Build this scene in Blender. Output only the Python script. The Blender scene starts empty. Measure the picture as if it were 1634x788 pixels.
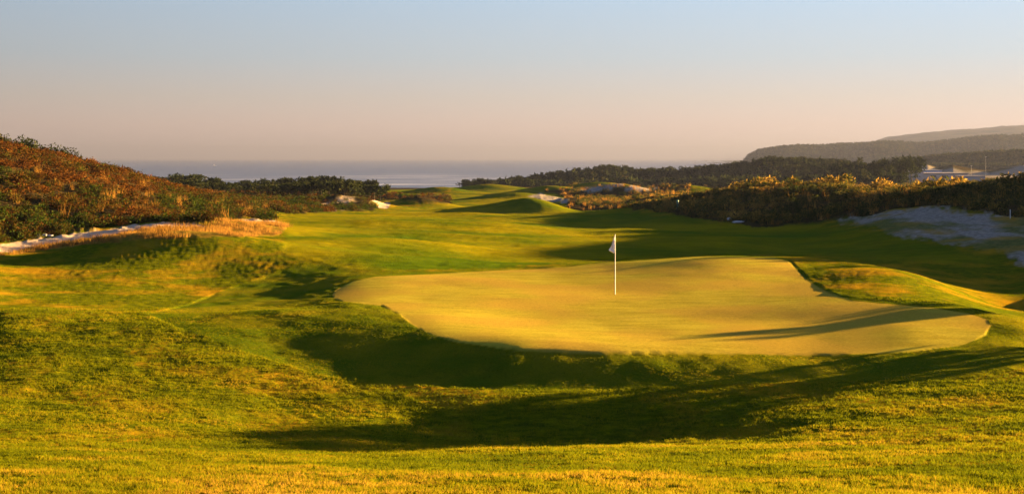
import bpy, math, os
import numpy as np
from math import radians as R

# ---------------------------------------------------------------- camera, world, sun, exposure
scn = bpy.context.scene
COL = scn.collection
F = 1972.0                      # focal length in pixels of the 1634 x 788 picture
CX, HY = 817.0, 252.0           # principal column, horizon row
SEA_Z = -28.0                   # the camera's eye is the origin
SUN_EL, SUN_AZ = 6.3, 62.0      # degrees, azimuth measured from straight ahead to the right
EXPO = 3.7

cam = bpy.data.cameras.new('camera')
cam.sensor_width = 36.0
cam.lens = 36.0 * F / 1634.0
cam.shift_y = -(394.0 - HY) / 1634.0
cam.clip_start, cam.clip_end = 0.1, 80000.0
co = bpy.data.objects.new('camera', cam); COL.objects.link(co)
co.location = (0, 0, 0); co.rotation_euler = (R(90), 0, 0)
scn.camera = co

w = bpy.data.worlds.new('World'); scn.world = w; w.use_nodes = True
nt = w.node_tree; nt.nodes.clear()
def wn(t): return nt.nodes.new(t)
sky = wn('ShaderNodeTexSky'); sky.sky_type = 'NISHITA'; sky.sun_disc = False
sky.sun_elevation = R(SUN_EL); sky.sun_rotation = R(SUN_AZ)
sky.altitude = 30; sky.dust_density = 0.3; sky.air_density = 0.18; sky.ozone_density = 1.0
bg = wn('ShaderNodeBackground'); bg.inputs['Strength'].default_value = 0.05
nt.links.new(sky.outputs[0], bg.inputs[0])
# the hazy band low over the horizon: peach at the bottom, pale blue above, brighter towards the sun
tc = wn('ShaderNodeTexCoord'); sep = wn('ShaderNodeSeparateXYZ'); nt.links.new(tc.outputs['Generated'], sep.inputs[0])
mr = wn('ShaderNodeMapRange'); mr.inputs[1].default_value = 0.0; mr.inputs[2].default_value = 0.16
nt.links.new(sep.outputs[2], mr.inputs[0])
rp = wn('ShaderNodeValToRGB'); cr = rp.color_ramp
SK = [(0.0, (.76, .55, .49)), (.07, (.86, .63, .53)), (.16, (.85, .64, .53)), (.30, (.73, .65, .57)), (.50, (.58, .66, .70)), (.80, (.50, .67, .83)), (1.0, (.45, .63, .80))]
cr.elements[0].position = SK[0][0]; cr.elements[0].color = SK[0][1] + (1,)
cr.elements[1].position = SK[-1][0]; cr.elements[1].color = SK[-1][1] + (1,)
for p_, c_ in SK[1:-1]:
    e = cr.elements.new(p_); e.color = c_ + (1,)
nt.links.new(mr.outputs[0], rp.inputs[0])
dt = wn('ShaderNodeVectorMath'); dt.operation = 'DOT_PRODUCT'
dt.inputs[1].default_value = (math.sin(R(SUN_AZ)), math.cos(R(SUN_AZ)), 0)
nt.links.new(tc.outputs['Generated'], dt.inputs[0])
mg = wn('ShaderNodeMapRange'); mg.inputs[1].default_value = 0.0; mg.inputs[2].default_value = 1.0
mg.inputs[3].default_value = 0.70; mg.inputs[4].default_value = 1.32
nt.links.new(dt.outputs['Value'], mg.inputs[0])
bg2 = wn('ShaderNodeBackground')
mm = wn('ShaderNodeMath'); mm.operation = 'MULTIPLY'; mm.inputs[1].default_value = 1.0 / 2 ** EXPO
nt.links.new(mg.outputs[0], mm.inputs[0]); nt.links.new(mm.outputs[0], bg2.inputs[1]); nt.links.new(rp.outputs[0], bg2.inputs[0])
mf = wn('ShaderNodeMapRange'); mf.inputs[1].default_value = 0.135; mf.inputs[2].default_value = 0.21
mf.inputs[3].default_value = 1.0; mf.inputs[4].default_value = 0.0
nt.links.new(sep.outputs[2], mf.inputs[0])
mx = wn('ShaderNodeMixShader'); nt.links.new(mf.outputs[0], mx.inputs[0])
nt.links.new(bg.outputs[0], mx.inputs[1]); nt.links.new(bg2.outputs[0], mx.inputs[2])
wo = wn('ShaderNodeOutputWorld'); nt.links.new(mx.outputs[0], wo.inputs['Surface'])

sl = bpy.data.lights.new('sun', 'SUN'); sl.energy = 5.0; sl.angle = R(0.6); sl.color = (1.0, 0.62, 0.22)
so = bpy.data.objects.new('sun', sl); COL.objects.link(so)
so.rotation_euler = (R(90 - SUN_EL), 0, R(180 - SUN_AZ)) if False else (0, 0, 0)
from mathutils import Vector, Matrix
sd = Vector((math.sin(R(SUN_AZ)) * math.cos(R(SUN_EL)), math.cos(R(SUN_AZ)) * math.cos(R(SUN_EL)), math.sin(R(SUN_EL))))
so.rotation_euler = sd.to_track_quat('Z', 'Y').to_euler()
so.location = (60, 40, 40)

scn.view_settings.view_transform = 'Standard'; scn.view_settings.look = 'None'
scn.view_settings.exposure = EXPO; scn.view_settings.gamma = 1.0; scn.view_settings.use_curve_mapping = False
scn.cycles.max_bounces = 6; scn.cycles.diffuse_bounces = 2; scn.cycles.glossy_bounces = 2
scn.cycles.transmission_bounces = 3; scn.cycles.transparent_max_bounces = 6; scn.cycles.volume_bounces = 0
scn.cycles.use_denoising = True

rng = np.random.default_rng(7)

# ---------------------------------------------------------------- numpy noise
def _hash(ix, iy, seed):
    h = (ix.astype(np.int64) * 374761393 + iy.astype(np.int64) * 668265263 + seed * 1442695041) & 0xffffffff
    h = ((h ^ (h >> 13)) * 1274126177) & 0xffffffff
    return ((h ^ (h >> 16)) & 0xffff) / 65535.0
def vnoise(x, y, seed=0):
    ix, iy = np.floor(x), np.floor(y); fx, fy = x - ix, y - iy
    ux, uy = fx * fx * (3 - 2 * fx), fy * fy * (3 - 2 * fy)
    a = _hash(ix, iy, seed); b = _hash(ix + 1, iy, seed); c = _hash(ix, iy + 1, seed); d = _hash(ix + 1, iy + 1, seed)
    return (a * (1 - ux) + b * ux) * (1 - uy) + (c * (1 - ux) + d * ux) * uy - 0.5
def fbm(x, y, octv=4, seed=0):
    s, a = np.zeros_like(x, dtype=float), 1.0
    for k in range(octv):
        s += a * vnoise(x, y, seed + k * 17); x = x * 2.03 + 11.3; y = y * 1.97 - 7.1; a *= 0.5
    return s
def sstep(a, b, x):
    t = np.clip((x - a) / (b - a), 0, 1); return t * t * (3 - 2 * t)

# ---------------------------------------------------------------- terrain heights from estimated spot heights
CTRL = {   # bearing column -> (distance ahead, row) pairs
 -260: [(14, 790), (20, 700), (28, 600), (37, 510), (50, 460), (60, 415), (70, 350), (88, 255), (110, 195), (140, 200), (200, 260)],
 0: [(14, 788), (18.5, 733), (23, 690), (26.5, 645), (30.5, 588), (36, 522), (39.5, 500), (44, 487), (50, 460), (58, 428), (65, 408), (71, 393), (75, 384), (85, 344), (98, 290), (112, 245), (122, 230), (140, 246), (200, 300)],
 200: [(14, 788), (18.5, 736), (23, 696), (26.5, 652), (30.5, 592), (36, 526), (39.5, 502), (44, 489), (50, 464), (55, 441), (59, 416), (63, 393), (69, 385), (76, 375), (84, 362), (92, 342), (106, 308), (124, 284), (136, 280), (155, 292), (220, 310)],
 330: [(14, 788), (18.5, 738), (23, 702), (26.5, 660), (30.3, 600), (35.5, 532), (39.3, 502), (44, 488), (51, 465), (56, 441), (59.5, 415), (63, 392), (67, 386), (73, 378), (80, 368), (88, 358), (104, 345), (128, 324), (150, 313), (180, 315), (250, 307), (350, 302), (500, 296)],
 450: [(14, 788), (18.5, 741), (23.5, 708), (27, 668), (30, 612), (35, 542), (38.8, 499), (41.8, 491), (47, 474), (54, 448), (59, 420), (64, 397), (70, 387), (77, 379), (86, 368), (100, 357), (120, 345), (150, 334), (200, 322), (300, 308), (400, 303)],
 560: [(14, 788), (18.5, 743), (24, 712), (27, 674), (29.5, 628), (33, 568), (37.3, 507), (40, 486), (45, 470), (50, 448), (58, 425), (70, 398), (85, 378), (105, 360), (130, 345), (170, 335), (240, 322), (350, 306), (500, 298)],
 690: [(14, 788), (18.5, 744), (24, 717), (26.2, 703), (28.6, 650), (30.8, 604), (33.8, 545), (38, 500), (45, 468), (52, 440), (60, 424), (72, 402), (88, 382), (110, 362), (140, 347), (180, 337), (260, 321), (360, 306), (500, 297), (650, 294)],
 817: [(14, 788), (18.8, 742), (24, 719), (26.1, 708), (28.4, 648), (30.3, 618), (32, 568), (34.5, 535), (44, 473), (54, 434), (58, 427), (70, 412), (85, 392), (105, 371), (135, 354), (175, 341), (250, 318), (350, 306), (500, 298), (650, 294)],
 980: [(14, 788), (18.8, 741), (24, 715), (26.1, 703), (28.4, 644), (30.4, 617), (32, 570), (34.5, 540), (44.7, 471), (54, 430), (58.5, 417), (63, 418), (80, 402), (105, 375), (135, 356), (160, 345), (200, 333), (260, 319), (360, 307), (500, 299)],
 1150: [(14, 788), (18.7, 740), (23.5, 711), (25.9, 694), (28.4, 641), (30.4, 611), (32.5, 570), (35, 538), (44.7, 472), (53, 426), (57.5, 411), (62, 413), (72, 413), (90, 388), (110, 369), (126, 354), (138, 332), (152, 316), (163, 309), (185, 313), (260, 312), (400, 306)],
 1300: [(14, 788), (18.5, 738), (22.5, 704), (25.6, 672), (28.5, 637), (30.3, 607), (33.0, 568), (35.6, 536), (42.5, 478), (49.3, 449), (55, 424), (59, 413), (62, 418), (70, 420), (85, 400), (103, 374), (115, 357), (126, 334), (140, 308), (150, 301), (170, 306), (260, 304), (400, 300)],
 1450: [(14, 788), (18.3, 736), (22, 699), (25.2, 665), (28.3, 630), (30.7, 600), (33, 565), (35.6, 532), (39.5, 494), (45, 463), (50.5, 438), (54.5, 436), (60, 440), (68, 430), (77, 407), (86, 381), (93, 360), (103, 337), (115, 318), (125, 310), (150, 315), (260, 304), (400, 296)],
 1634: [(14, 788), (18, 734), (21.5, 694), (24.8, 657), (28, 622), (30.8, 592), (34, 556), (36.5, 532), (38.8, 512), (42, 514), (50, 503), (60, 468), (69, 427), (77, 391), (86, 360), (96, 332), (106, 308), (116, 298), (140, 304), (260, 302), (400, 292)],
 1850: [(14, 790), (18, 733), (24.5, 655), (30, 592), (36, 545), (45, 506), (57, 455), (68, 400), (82, 340), (98, 285), (112, 252), (140, 240), (170, 262), (260, 300), (400, 290)],
}
DIRECT = [(60, 30, -5.2), (100, 40, -4.6), (60, 62, -4.2), (62, 85, -1.2), (85, 92, 0.2), (68, 112, 2.6), (78, 112, 3.2), (68, 135, 0.1), (72, 160, -3), (84, 140, -0.3), (105, 130, 1.0), (105, 165, -1), (40, 6, -3.8), (120, 5, -4.2), (100, 190, -5), (200, 110, -3),  # includes an unseen hill on the right, raised to shade the fairway
          (170, 60, -3.5), (-85, 30, -1.5), (-60, 5, -2.6), (-150, 110, 3), (-40, 20, -3.4), (0, 1.5, -1.75), (3, 3, -2.0), (-3, 3, -2.0), (0, 6, -2.45), (6, 5, -2.4), (-6, 5, -2.4),
          (0, 10, -3.15), (0, -20, -2.5), (-40, -40, -3), (40, -40, -3.5), (0, -100, -6), (100, -100, -5), (-100, -100, -2), (0, -400, -8), (300, -300, -6), (-300, -300, -2),
          (-150, 300, -6), (150, 300, -7), (-200, 500, -10), (250, 450, -8), (400, 150, -5), (-400, 100, 0)]
def wr(px, D): return (px - CX) / F * D
P = []
for px, L in CTRL.items():
    for D, py in L: P.append((wr(px, D), D, (HY - py) / F * D))
_c = sorted(CTRL)
for a_, b_ in zip(_c[:-1], _c[1:]):                    # columns in between, for the nearest features
    for (Da, pa), (Db, pb) in zip(CTRL[a_][:8], CTRL[b_][:8]):
        for t_ in (.25, .5, .75):
            D_, p_, q_ = Da + (Db - Da) * t_, pa + (pb - pa) * t_, a_ + (b_ - a_) * t_
            P.append((wr(q_, D_), D_, (HY - p_) / F * D_))
P += DIRECT
P = np.array(P, float)
def feat(x, y):
    r = np.hypot(x, y); th = np.arctan2(x, y); g = 1.7
    lr = np.log(r + 1.0)
    return th * g, lr, r
def tps_fit():
    u, v, r = feat(P[:, 0], P[:, 1]); s = P[:, 2] / (r + 5.0)
    n = len(u); d2 = (u[:, None] - u[None]) ** 2 + (v[:, None] - v[None]) ** 2
    K = 0.5 * d2 * np.log(d2 + 1e-12) + np.eye(n) * 2e-5
    A = np.zeros((n + 3, n + 3)); A[:n, :n] = K
    Q = np.stack([np.ones(n), u, v], 1); A[:n, n:] = Q; A[n:, :n] = Q.T
    b = np.zeros(n + 3); b[:n] = s
    return u, v, np.linalg.solve(A, b)
TU, TV, TW = tps_fit()
def tps_eval(u, v):
    out = np.empty(len(u)); n = len(TU)
    for a in range(0, len(u), 20000):
        uu, vv = u[a:a + 20000], v[a:a + 20000]
        d2 = (uu[:, None] - TU[None]) ** 2 + (vv[:, None] - TV[None]) ** 2
        out[a:a + 20000] = (0.5 * d2 * np.log(d2 + 1e-12)) @ TW[:n] + TW[n] + TW[n + 1] * uu + TW[n + 2] * vv
    return out
# the smooth surface is evaluated once on a coarse (theta, ln r) lattice and then sampled bicubically
LU = np.linspace(-math.pi * 1.7, math.pi * 1.7, 700); LV = np.linspace(0, 7.2, 460)
_g = tps_eval(*(a.ravel() for a in np.meshgrid(LU, LV, indexing='ij'))).reshape(len(LU), len(LV))
def _cub(p0, p1, p2, p3, t):
    return p1 + 0.5 * t * (p2 - p0 + t * (2 * p0 - 5 * p1 + 4 * p2 - p3 + t * (3 * (p1 - p2) + p3 - p0)))
def lattice(u, v):
    a = np.clip((u - LU[0]) / (LU[1] - LU[0]), 1, len(LU) - 2.001); b = np.clip((v - LV[0]) / (LV[1] - LV[0]), 1, len(LV) - 3.001)
    i, j = a.astype(int), b.astype(int); i = np.minimum(i, len(LU) - 3); ta, tb = a - i, b - j
    rows = [_cub(_g[i + k, j - 1], _g[i + k, j], _g[i + k, j + 1], _g[i + k, j + 2], tb) for k in (-1, 0, 1, 2)]
    return _cub(*rows, ta)

BUMPS = [  # column, distance, height, half width, half depth, turn (deg)
 (830, 178, 1.5, 6.5, 4.0, 0), (860, 176, 0.9, 4.0, 4.0, 0), (760, 182, 0.5, 7, 4, 0),
 (545, 190, 1.4, 6.0, 4.0, 0), (578, 194, 1.0, 4.0, 3.0, 0), (668, 205, 1.7, 5.5, 4.0, 0), (640, 270, 1.5, 9, 5, 0), (700, 330, 1.8, 9, 6, 0), (820, 260, 1.4, 9, 5, 0), (780, 370, 2.0, 12, 7, 0), (880, 320, 2.2, 10, 6, 0), (960, 380, 3.0, 14, 8, 0), (1080, 300, 2.5, 10, 6, 0),
 (290, 64, 0.62, 7.0, 2.5, 10), (620, 62, 0.35, 5, 3, 0), (560, 74, 0.5, 5, 4, 0), (690, 76, 0.3, 5, 3, 0), (640, 105, 0.5, 8, 5, 0), (820, 108, 0.5, 9, 4, 0), (930, 140, 0.8, 10, 5, 0), (760, 150, 0.6, 8, 5, 0),
 (905, 230, 1.2, 4.0, 4.0, 0), (985, 290, 3.0, 9.0, 6, 0), (1060, 215, 1.4, 8, 5, 0), (930, 205, 0.9, 5, 5, 0),
 (1000, 112, 0.35, 4.0, 5.0, 0), (700, 92, 0.3, 9, 2.5, 8), (760, 118, 0.35, 8, 3, 0), (1180, 98, 0.25, 6, 4, 0),
 (1130, 90, 0.25, 6, 2.5, 0), (380, 86, 0.35, 5, 3, 0), (500, 80, -0.35, 4, 5, 0), (1420, 72, 0.3, 5, 3, 0),
 (1330, 38.5, -0.12, 4, 1.6, 0), (1000, 46, -0.08, 5, 4, 0), (760, 40, -0.10, 5, 3, 0),
]
# far relief: (crest column, crest row) profiles, distance of the crest, relative depth
WOOD = ([560, 700, 740, 800, 850, 900, 950, 975, 1000, 1012, 1050, 1100, 1150, 1200, 1230, 1300, 1350, 1400, 1450, 1520, 1634, 2200],
        [330, 318, 304, 299, 292, 286, 278, 275, 277, 282, 282, 279, 276, 268, 262, 265, 268, 278, 293, 298, 300, 300])
HILLQ = ([1430, 1450, 1465, 1480, 1500, 1520, 1545, 1580, 1600, 1634, 2200], [300, 276, 265, 263, 268, 263, 268, 273, 268, 264, 262])
HILLC = ([1150, 1380, 1460, 1500, 1560, 1634, 2200], [330, 262, 259, 254, 250, 246, 240])
HILLA = ([1140, 1165, 1180, 1195, 1215, 1250, 1275, 1330, 1380, 1400, 1430, 1460, 1500, 1540, 1590, 1634, 2200],
         [300, 290, 268, 250, 241, 237, 235, 234, 232, 229, 228, 230, 228, 224, 219, 218, 205])
HILLB = ([1340, 1375, 1400, 1420, 1450, 1480, 1530, 1580, 1600, 1634, 2200], [270, 238, 224, 219, 215, 212, 208, 205, 202, 201, 195])
def pxof(x, y): return CX + F * x / np.maximum(y, 1e-3)
def height(x, y, detail=True):
    """Ground height at world x, y."""
    x = np.asarray(x, float); y = np.asarray(y, float); shp = x.shape; x = x.ravel(); y = y.ravel()
    u, v, r = feat(x, y)
    z = lattice(u, v) * (r + 5.0)
    for px, D, h, a, b, t in BUMPS:
        dx, dy = x - wr(px, D), y - D; c, s = math.cos(R(t)), math.sin(R(t))
        z += h * np.exp(-((dx * c + dy * s) / a) ** 2 - ((-dx * s + dy * c) / b) ** 2)
    px = np.where(y > 1, pxof(x, y), np.where(x > 0, 4000.0, -4000.0))
    # beyond the course: falls to the sea on the left, low coastal land on the right
    land = sstep(700, 1150, px) * (1 - sstep(1100, 1500, r) * (1 - sstep(1050, 1300, px)))
    far = -28.5 - 3 + land * (15 + 6 * sstep(1250, 1500, px)) * (1 - 0.35 * sstep(2500, 6000, r))
    near_edge = 560 + 120 * sstep(600, 800, px)
    t = sstep(np.log(near_edge * 0.72), np.log(near_edge * 1.35), np.log(r + 1))
    z = z * (1 - t) + far * t
    def ridge(prof, D0, wf, wb, base):
        crest = (HY - np.interp(px, *prof)) / F * D0
        q = np.log(np.maximum(y, 1) / D0); ww = np.where(q < 0, wf, wb)
        return base + np.maximum(crest - base, 0) * np.exp(-(q / ww) ** 2)
    on = y > 60
    z = np.where(on, np.maximum(z, np.where(y > 240, ridge(WOOD, 640, 0.26, 0.4, -45.0), -99)), z)
    z = np.where((y > 600) & (y < 1100), np.maximum(z, ridge(HILLQ, 780, 0.10, 0.15, -45.0)), z)
    z = np.where(y > 900, np.maximum(z, ridge(HILLC, 1250, 0.16, 0.4, -45.0)), z)
    z = np.where(y > 1500, np.maximum(z, ridge(HILLA, 2700, 0.30, 0.4, -60.0)), z)
    z = np.where(y > 3300, np.maximum(z, ridge(HILLB, 5600, 0.3, 0.4, -60.0)), z)
    if detail:
        z += fbm(x / 60, y / 60, 3, 5) * 5.0 * sstep(1200, 2600, r) * (px > 1100)
        z += fbm(x / 14, y / 14, 3, 9) * 0.16 * sstep(20, 60, r) * (1 - 0.0) * sstep(0, 1, 1.0 - 0 * r)
    return z.reshape(shp)

# ---------------------------------------------------------------- regions, as outlines (column, row) on the ground with a distance range
POLY = {
 'green': (30, 66, [(530, 470), (536, 462), (560, 450), (600, 443), (660, 439), (740, 436), (820, 431), (900, 427), (960, 420), (1040, 415), (1120, 411.5), (1180, 411), (1235, 412.5), (1258, 418), (1270, 430),
            (1290, 448), (1320, 466), (1360, 479), (1420, 485), (1490, 491), (1545, 500), (1575, 511), (1581, 521), (1572, 535), (1540, 548), (1480, 557), (1400, 562), (1300, 564), (1180, 563), (1060, 563),
            (960, 564), (860, 563), (790, 557), (730, 548), (690, 536), (660, 518), (635, 498), (610, 486), (580, 484), (548, 481), (534, 476)]),
 'path': (60, 110, [(-60, 396), (0, 390), (80, 380), (150, 370), (210, 360), (260, 355.5), (320, 357), (330, 361), (260, 364), (200, 371), (130, 382), (60, 394), (0, 403), (-60, 410)]),
 'path2': (70, 130, [(375, 351), (400, 349), (450, 355), (450, 358), (400, 355)]),
 'reeds': (60, 110, [(-60, 412), (0, 404), (60, 396), (130, 385), (200, 373), (260, 366), (330, 362), (345, 352), (400, 356), (452, 358), (455, 364), (445, 374), (380, 377), (300, 378), (220, 382), (120, 392), (60, 400), (0, 408), (-60, 416)]),
 'lefthill': (62, 240, [(-400, 430), (0, 387), (80, 377), (150, 367), (210, 357), (262, 353), (340, 355), (350, 350), (400, 347), (440, 352), (430, 338), (480, 340), (560, 336), (600, 336), (596, 328), (500, 312), (420, 310), (300, 308), (230, 270), (200, 262), (100, 190), (-400, 60)]),
 'leftscrub': (150, 520, [(230, 312), (430, 332), (500, 338), (585, 335), (590, 322), (640, 318), (720, 325), (715, 312), (640, 312), (600, 304), (560, 305), (400, 300), (230, 295)]),
 'rightdune': (70, 200, [(1010, 335), (1040, 336), (1100, 345), (1160, 355), (1210, 362), (1290, 357), (1340, 350), (1390, 343), (1420, 333), (1490, 328), (1560, 338), (1634, 347), (1900, 400), (2400, 400), (2400, 240), (1634, 270), (1300, 280), (1150, 292), (1060, 300), (1020, 320)]),
 'midscrub': (190, 480, [(905, 336), (1020, 340), (1100, 330), (1100, 290), (1000, 296), (960, 297), (900, 300), (868, 306), (900, 312)]),
 'farrough': (380, 700, [(760, 300), (900, 300), (1100, 310), (1634, 310), (2200, 320), (2200, 250), (740, 260)]),
 'sandR': (60, 120, [(1340, 352), (1400, 342), (1430, 334), (1480, 328), (1560, 341), (1700, 352), (1900, 450), (1700, 440), (1634, 425), (1600, 400), (1560, 395), (1540, 392), (1500, 383), (1440, 376), (1400, 364)]),
 'sandA': (150, 240, [(590, 319), (615, 319), (624, 326), (618, 333), (598, 332), (604, 326)]),
 'sandA2': (150, 240, [(505, 330), (530, 316), (560, 313), (590, 320), (600, 328), (570, 334), (530, 336)]),
 'sandB': (180, 330, [(842, 312), (862, 309), (880, 313), (908, 319), (905, 324), (870, 321)]),
 'sandC': (220, 480, [(925, 303), (950, 297), (990, 293), (1000, 295), (970, 301), (940, 307)]),
 'sandD': (220, 480, [(1010, 294), (1048, 296), (1050, 303), (1020, 305), (990, 303)]),
 'sandE': (250, 480, [(572, 298), (584, 296), (602, 300), (592, 304), (576, 303)]),
 'fair': (36, 700, [(455, 378), (452, 362), (480, 352), (440, 342), (600, 337), (720, 325), (720, 296), (900, 296), (920, 330), (1020, 338), (1150, 356), (1300, 360), (1400, 370), (1500, 390), (1600, 420),
            (1500, 420), (1300, 408), (1100, 408), (950, 416), (800, 428), (700, 434), (600, 438), (540, 440), (500, 420), (450, 400)]),
 'apron': (26, 62, [(235, 500), (300, 530), (420, 572), (500, 598), (600, 614), (720, 622), (850, 626), (980, 621), (1100, 614), (1250, 607), (1400, 606), (1500, 608), (1600, 590), (1700, 570), (1700, 500), (1560, 490), (1300, 470), (900, 500), (600, 480), (600, 436), (520, 420), (470, 425), (400, 450), (300, 484)]),
 'farland': (330, 640, [(560, 312), (700, 318), (760, 310), (740, 288), (600, 290)]),
}
def sdf(px, py, poly):
    """Signed distance in picture units, positive inside."""
    p = np.array(poly, float); n = len(p); d = np.full(px.shape, 1e9); ins = np.zeros(px.shape, bool)
    for i in range(n):
        a, b = p[i], p[(i + 1) % n]; ex, ey = b - a; wx, wy = px - a[0], py - a[1]
        t = np.clip((wx * ex + wy * ey) / (ex * ex + ey * ey), 0, 1)
        d = np.minimum(d, (wx - t * ex) ** 2 + (wy - t * ey) ** 2)
        c = ((a[1] <= py) & (b[1] > py)) | ((b[1] <= py) & (a[1] > py))
        with np.errstate(divide='ignore', invalid='ignore'):
            ins ^= c & (px < a[0] + (py - a[1]) / (b[1] - a[1]) * ex)
    return np.where(ins, 1, -1) * np.sqrt(d)
def region(name, x, y, z, soft=1.0, rough=0.0, grow=0.0):
    D0, D1, poly = POLY[name]; out = np.zeros(x.shape)
    yy = np.maximum(y, 0.5); px = CX + F * x / yy; py = HY - F * z / yy
    p = np.array(poly, float)
    m = (y > D0) & (y < D1) & (px > p[:, 0].min() - 20) & (px < p[:, 0].max() + 20) & (py > p[:, 1].min() - 20) & (py < p[:, 1].max() + 20)
    if m.any():
        s = sdf(px[m], py[m], poly) + grow
        if rough: s = s + rough * fbm(px[m] / 9, py[m] / 4, 3, 31) * 2
        out[m] = sstep(-soft, soft, s)
    return out

def surface(x, y):
    """Ground height with turf relief, and the ground-cover masks, at x, y."""
    z = height(x, y); z0 = z.copy(); A = {}
    A['green'] = region('green', x, y, z0, 0.8)
    col = region('green', x, y, z0, 0.8, grow=3.5)
    A['fair'] = np.maximum(region('fair', x, y, z0, 6.0, 3.0), region('farland', x, y, z0, 2.0, 2.0))
    A['apron'] = np.maximum(region('apron', x, y, z0, 1.0), col)
    sand = np.zeros_like(x)
    for nme in ('sandA', 'sandB', 'sandC', 'sandD', 'sandE'): sand = np.maximum(sand, region(nme, x, y, z0, 0.8, 0.8))
    sand = np.maximum(sand, region('path', x, y, z0, 1.5, 1.5)); sand = np.maximum(sand, region('path2', x, y, z0, 1, 1))
    patch = sstep(-0.25, 0.25, fbm(x / 2.3, y / 4.5, 4, 77) + 0.1)
    sand = np.maximum(sand, region('sandR', x, y, z0, 5, 5) * (0.15 + 0.75 * patch))
    sand = np.maximum(sand, region('sandA2', x, y, z0, 3, 2) * 0.75 * patch)
    pxx = np.where(y > 1, pxof(x, y), 0)
    sand = np.maximum(sand, (y > 640) * (y < 1000) * sstep(1440, 1470, pxx) * sstep(-0.35, 0.1, fbm(x / 25, y / 25, 3, 91)) * 0.9)
    A['sand'] = sand
    scr = np.zeros_like(x)
    for nme in ('lefthill', 'leftscrub', 'rightdune', 'midscrub', 'farrough'): scr = np.maximum(scr, region(nme, x, y, z0, 2, 1.5))
    scr = np.maximum(scr, sstep(400, 520, y) * (1 - region('farland', x, y, z0, 2)) * (1 - A['fair'])); A['soil'] = scr * (1 - sand)
    A['reeds'] = region('reeds', x, y, z0, 2, 1.5)
    A['far'] = sstep(900, 1500, y)
    rough_m = (1 - A['green']) * (1 - A['apron']) * (1 - A['fair'])
    mow = rough_m * (1 - sand); A['rough'] = mow
    z = z + mow * (fbm(x / 0.24, y / 0.24, 2, 33) * 0.018 + fbm(x / 0.7, y / 0.7, 3, 3) * (0.045 - 0.032 * sstep(34, 45, y)) + fbm(x / 3.2, y / 3.2, 2, 13) * (0.065 - 0.045 * sstep(34, 45, y))) * sstep(3, 12, y)
    z += A['soil'] * fbm(x / 3, y / 3, 3, 23) * 0.5 * (y < 400) + sand * fbm(x / 1.5, y / 1.5, 4, 29) * 0.22 * (y < 400)
    z += (1 - A['green']) * np.maximum(A['apron'], A['fair']) * (fbm(x / 2.0, y / 2.0, 3, 43) * 0.055 + fbm(x / 0.6, y / 0.6, 2, 47) * 0.028) * sstep(700, 300, y) + A['green'] * fbm(x / 3.0, y / 3.0, 3, 53) * 0.03 + fbm(x / 9.0 + 3.1, y / 5.5, 2, 57) * 0.12 * sstep(24, 30, y) * sstep(400, 150, y) + rough_m * 0.015 * (y < 60)
    return z, A

# ---------------------------------------------------------------- mesh and tag helpers
def mesh_np(name, v, faces, mat=None, smooth=False, attrs=None, parent=None, link=True, nper=None):
    me = bpy.data.meshes.new(name); v = np.asarray(v, np.float32); me.vertices.add(len(v)); me.vertices.foreach_set('co', v.ravel())
    faces = np.asarray(faces, np.int32); k = faces.shape[1]
    me.loops.add(faces.size); me.loops.foreach_set('vertex_index', faces.ravel())
    me.polygons.add(len(faces)); me.polygons.foreach_set('loop_start', np.arange(0, faces.size, k, dtype=np.int32))
    me.polygons.foreach_set('use_smooth', np.full(len(faces), smooth))
    for an, av in (attrs or {}).items():
        a = me.attributes.new(an, 'FLOAT', 'POINT'); a.data.foreach_set('value', np.asarray(av, np.float32))
    me.update(calc_edges=True)
    if mat: me.materials.append(mat)
    o = bpy.data.objects.new(name, me)
    if link: COL.objects.link(o)
    if parent: o.parent = parent
    return o
def tag(o, label=None, cat=None, group=None, kind=None):
    if label: o['label'] = label
    if cat: o['category'] = cat
    if group: o['group'] = group
    if kind: o['kind'] = kind
    return o
def empty(name, loc, rz=0.0):
    o = bpy.data.objects.new(name, None); COL.objects.link(o); o.location = loc; o.rotation_euler = (0, 0, rz); o.empty_display_size = 0.3
    return o

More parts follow.
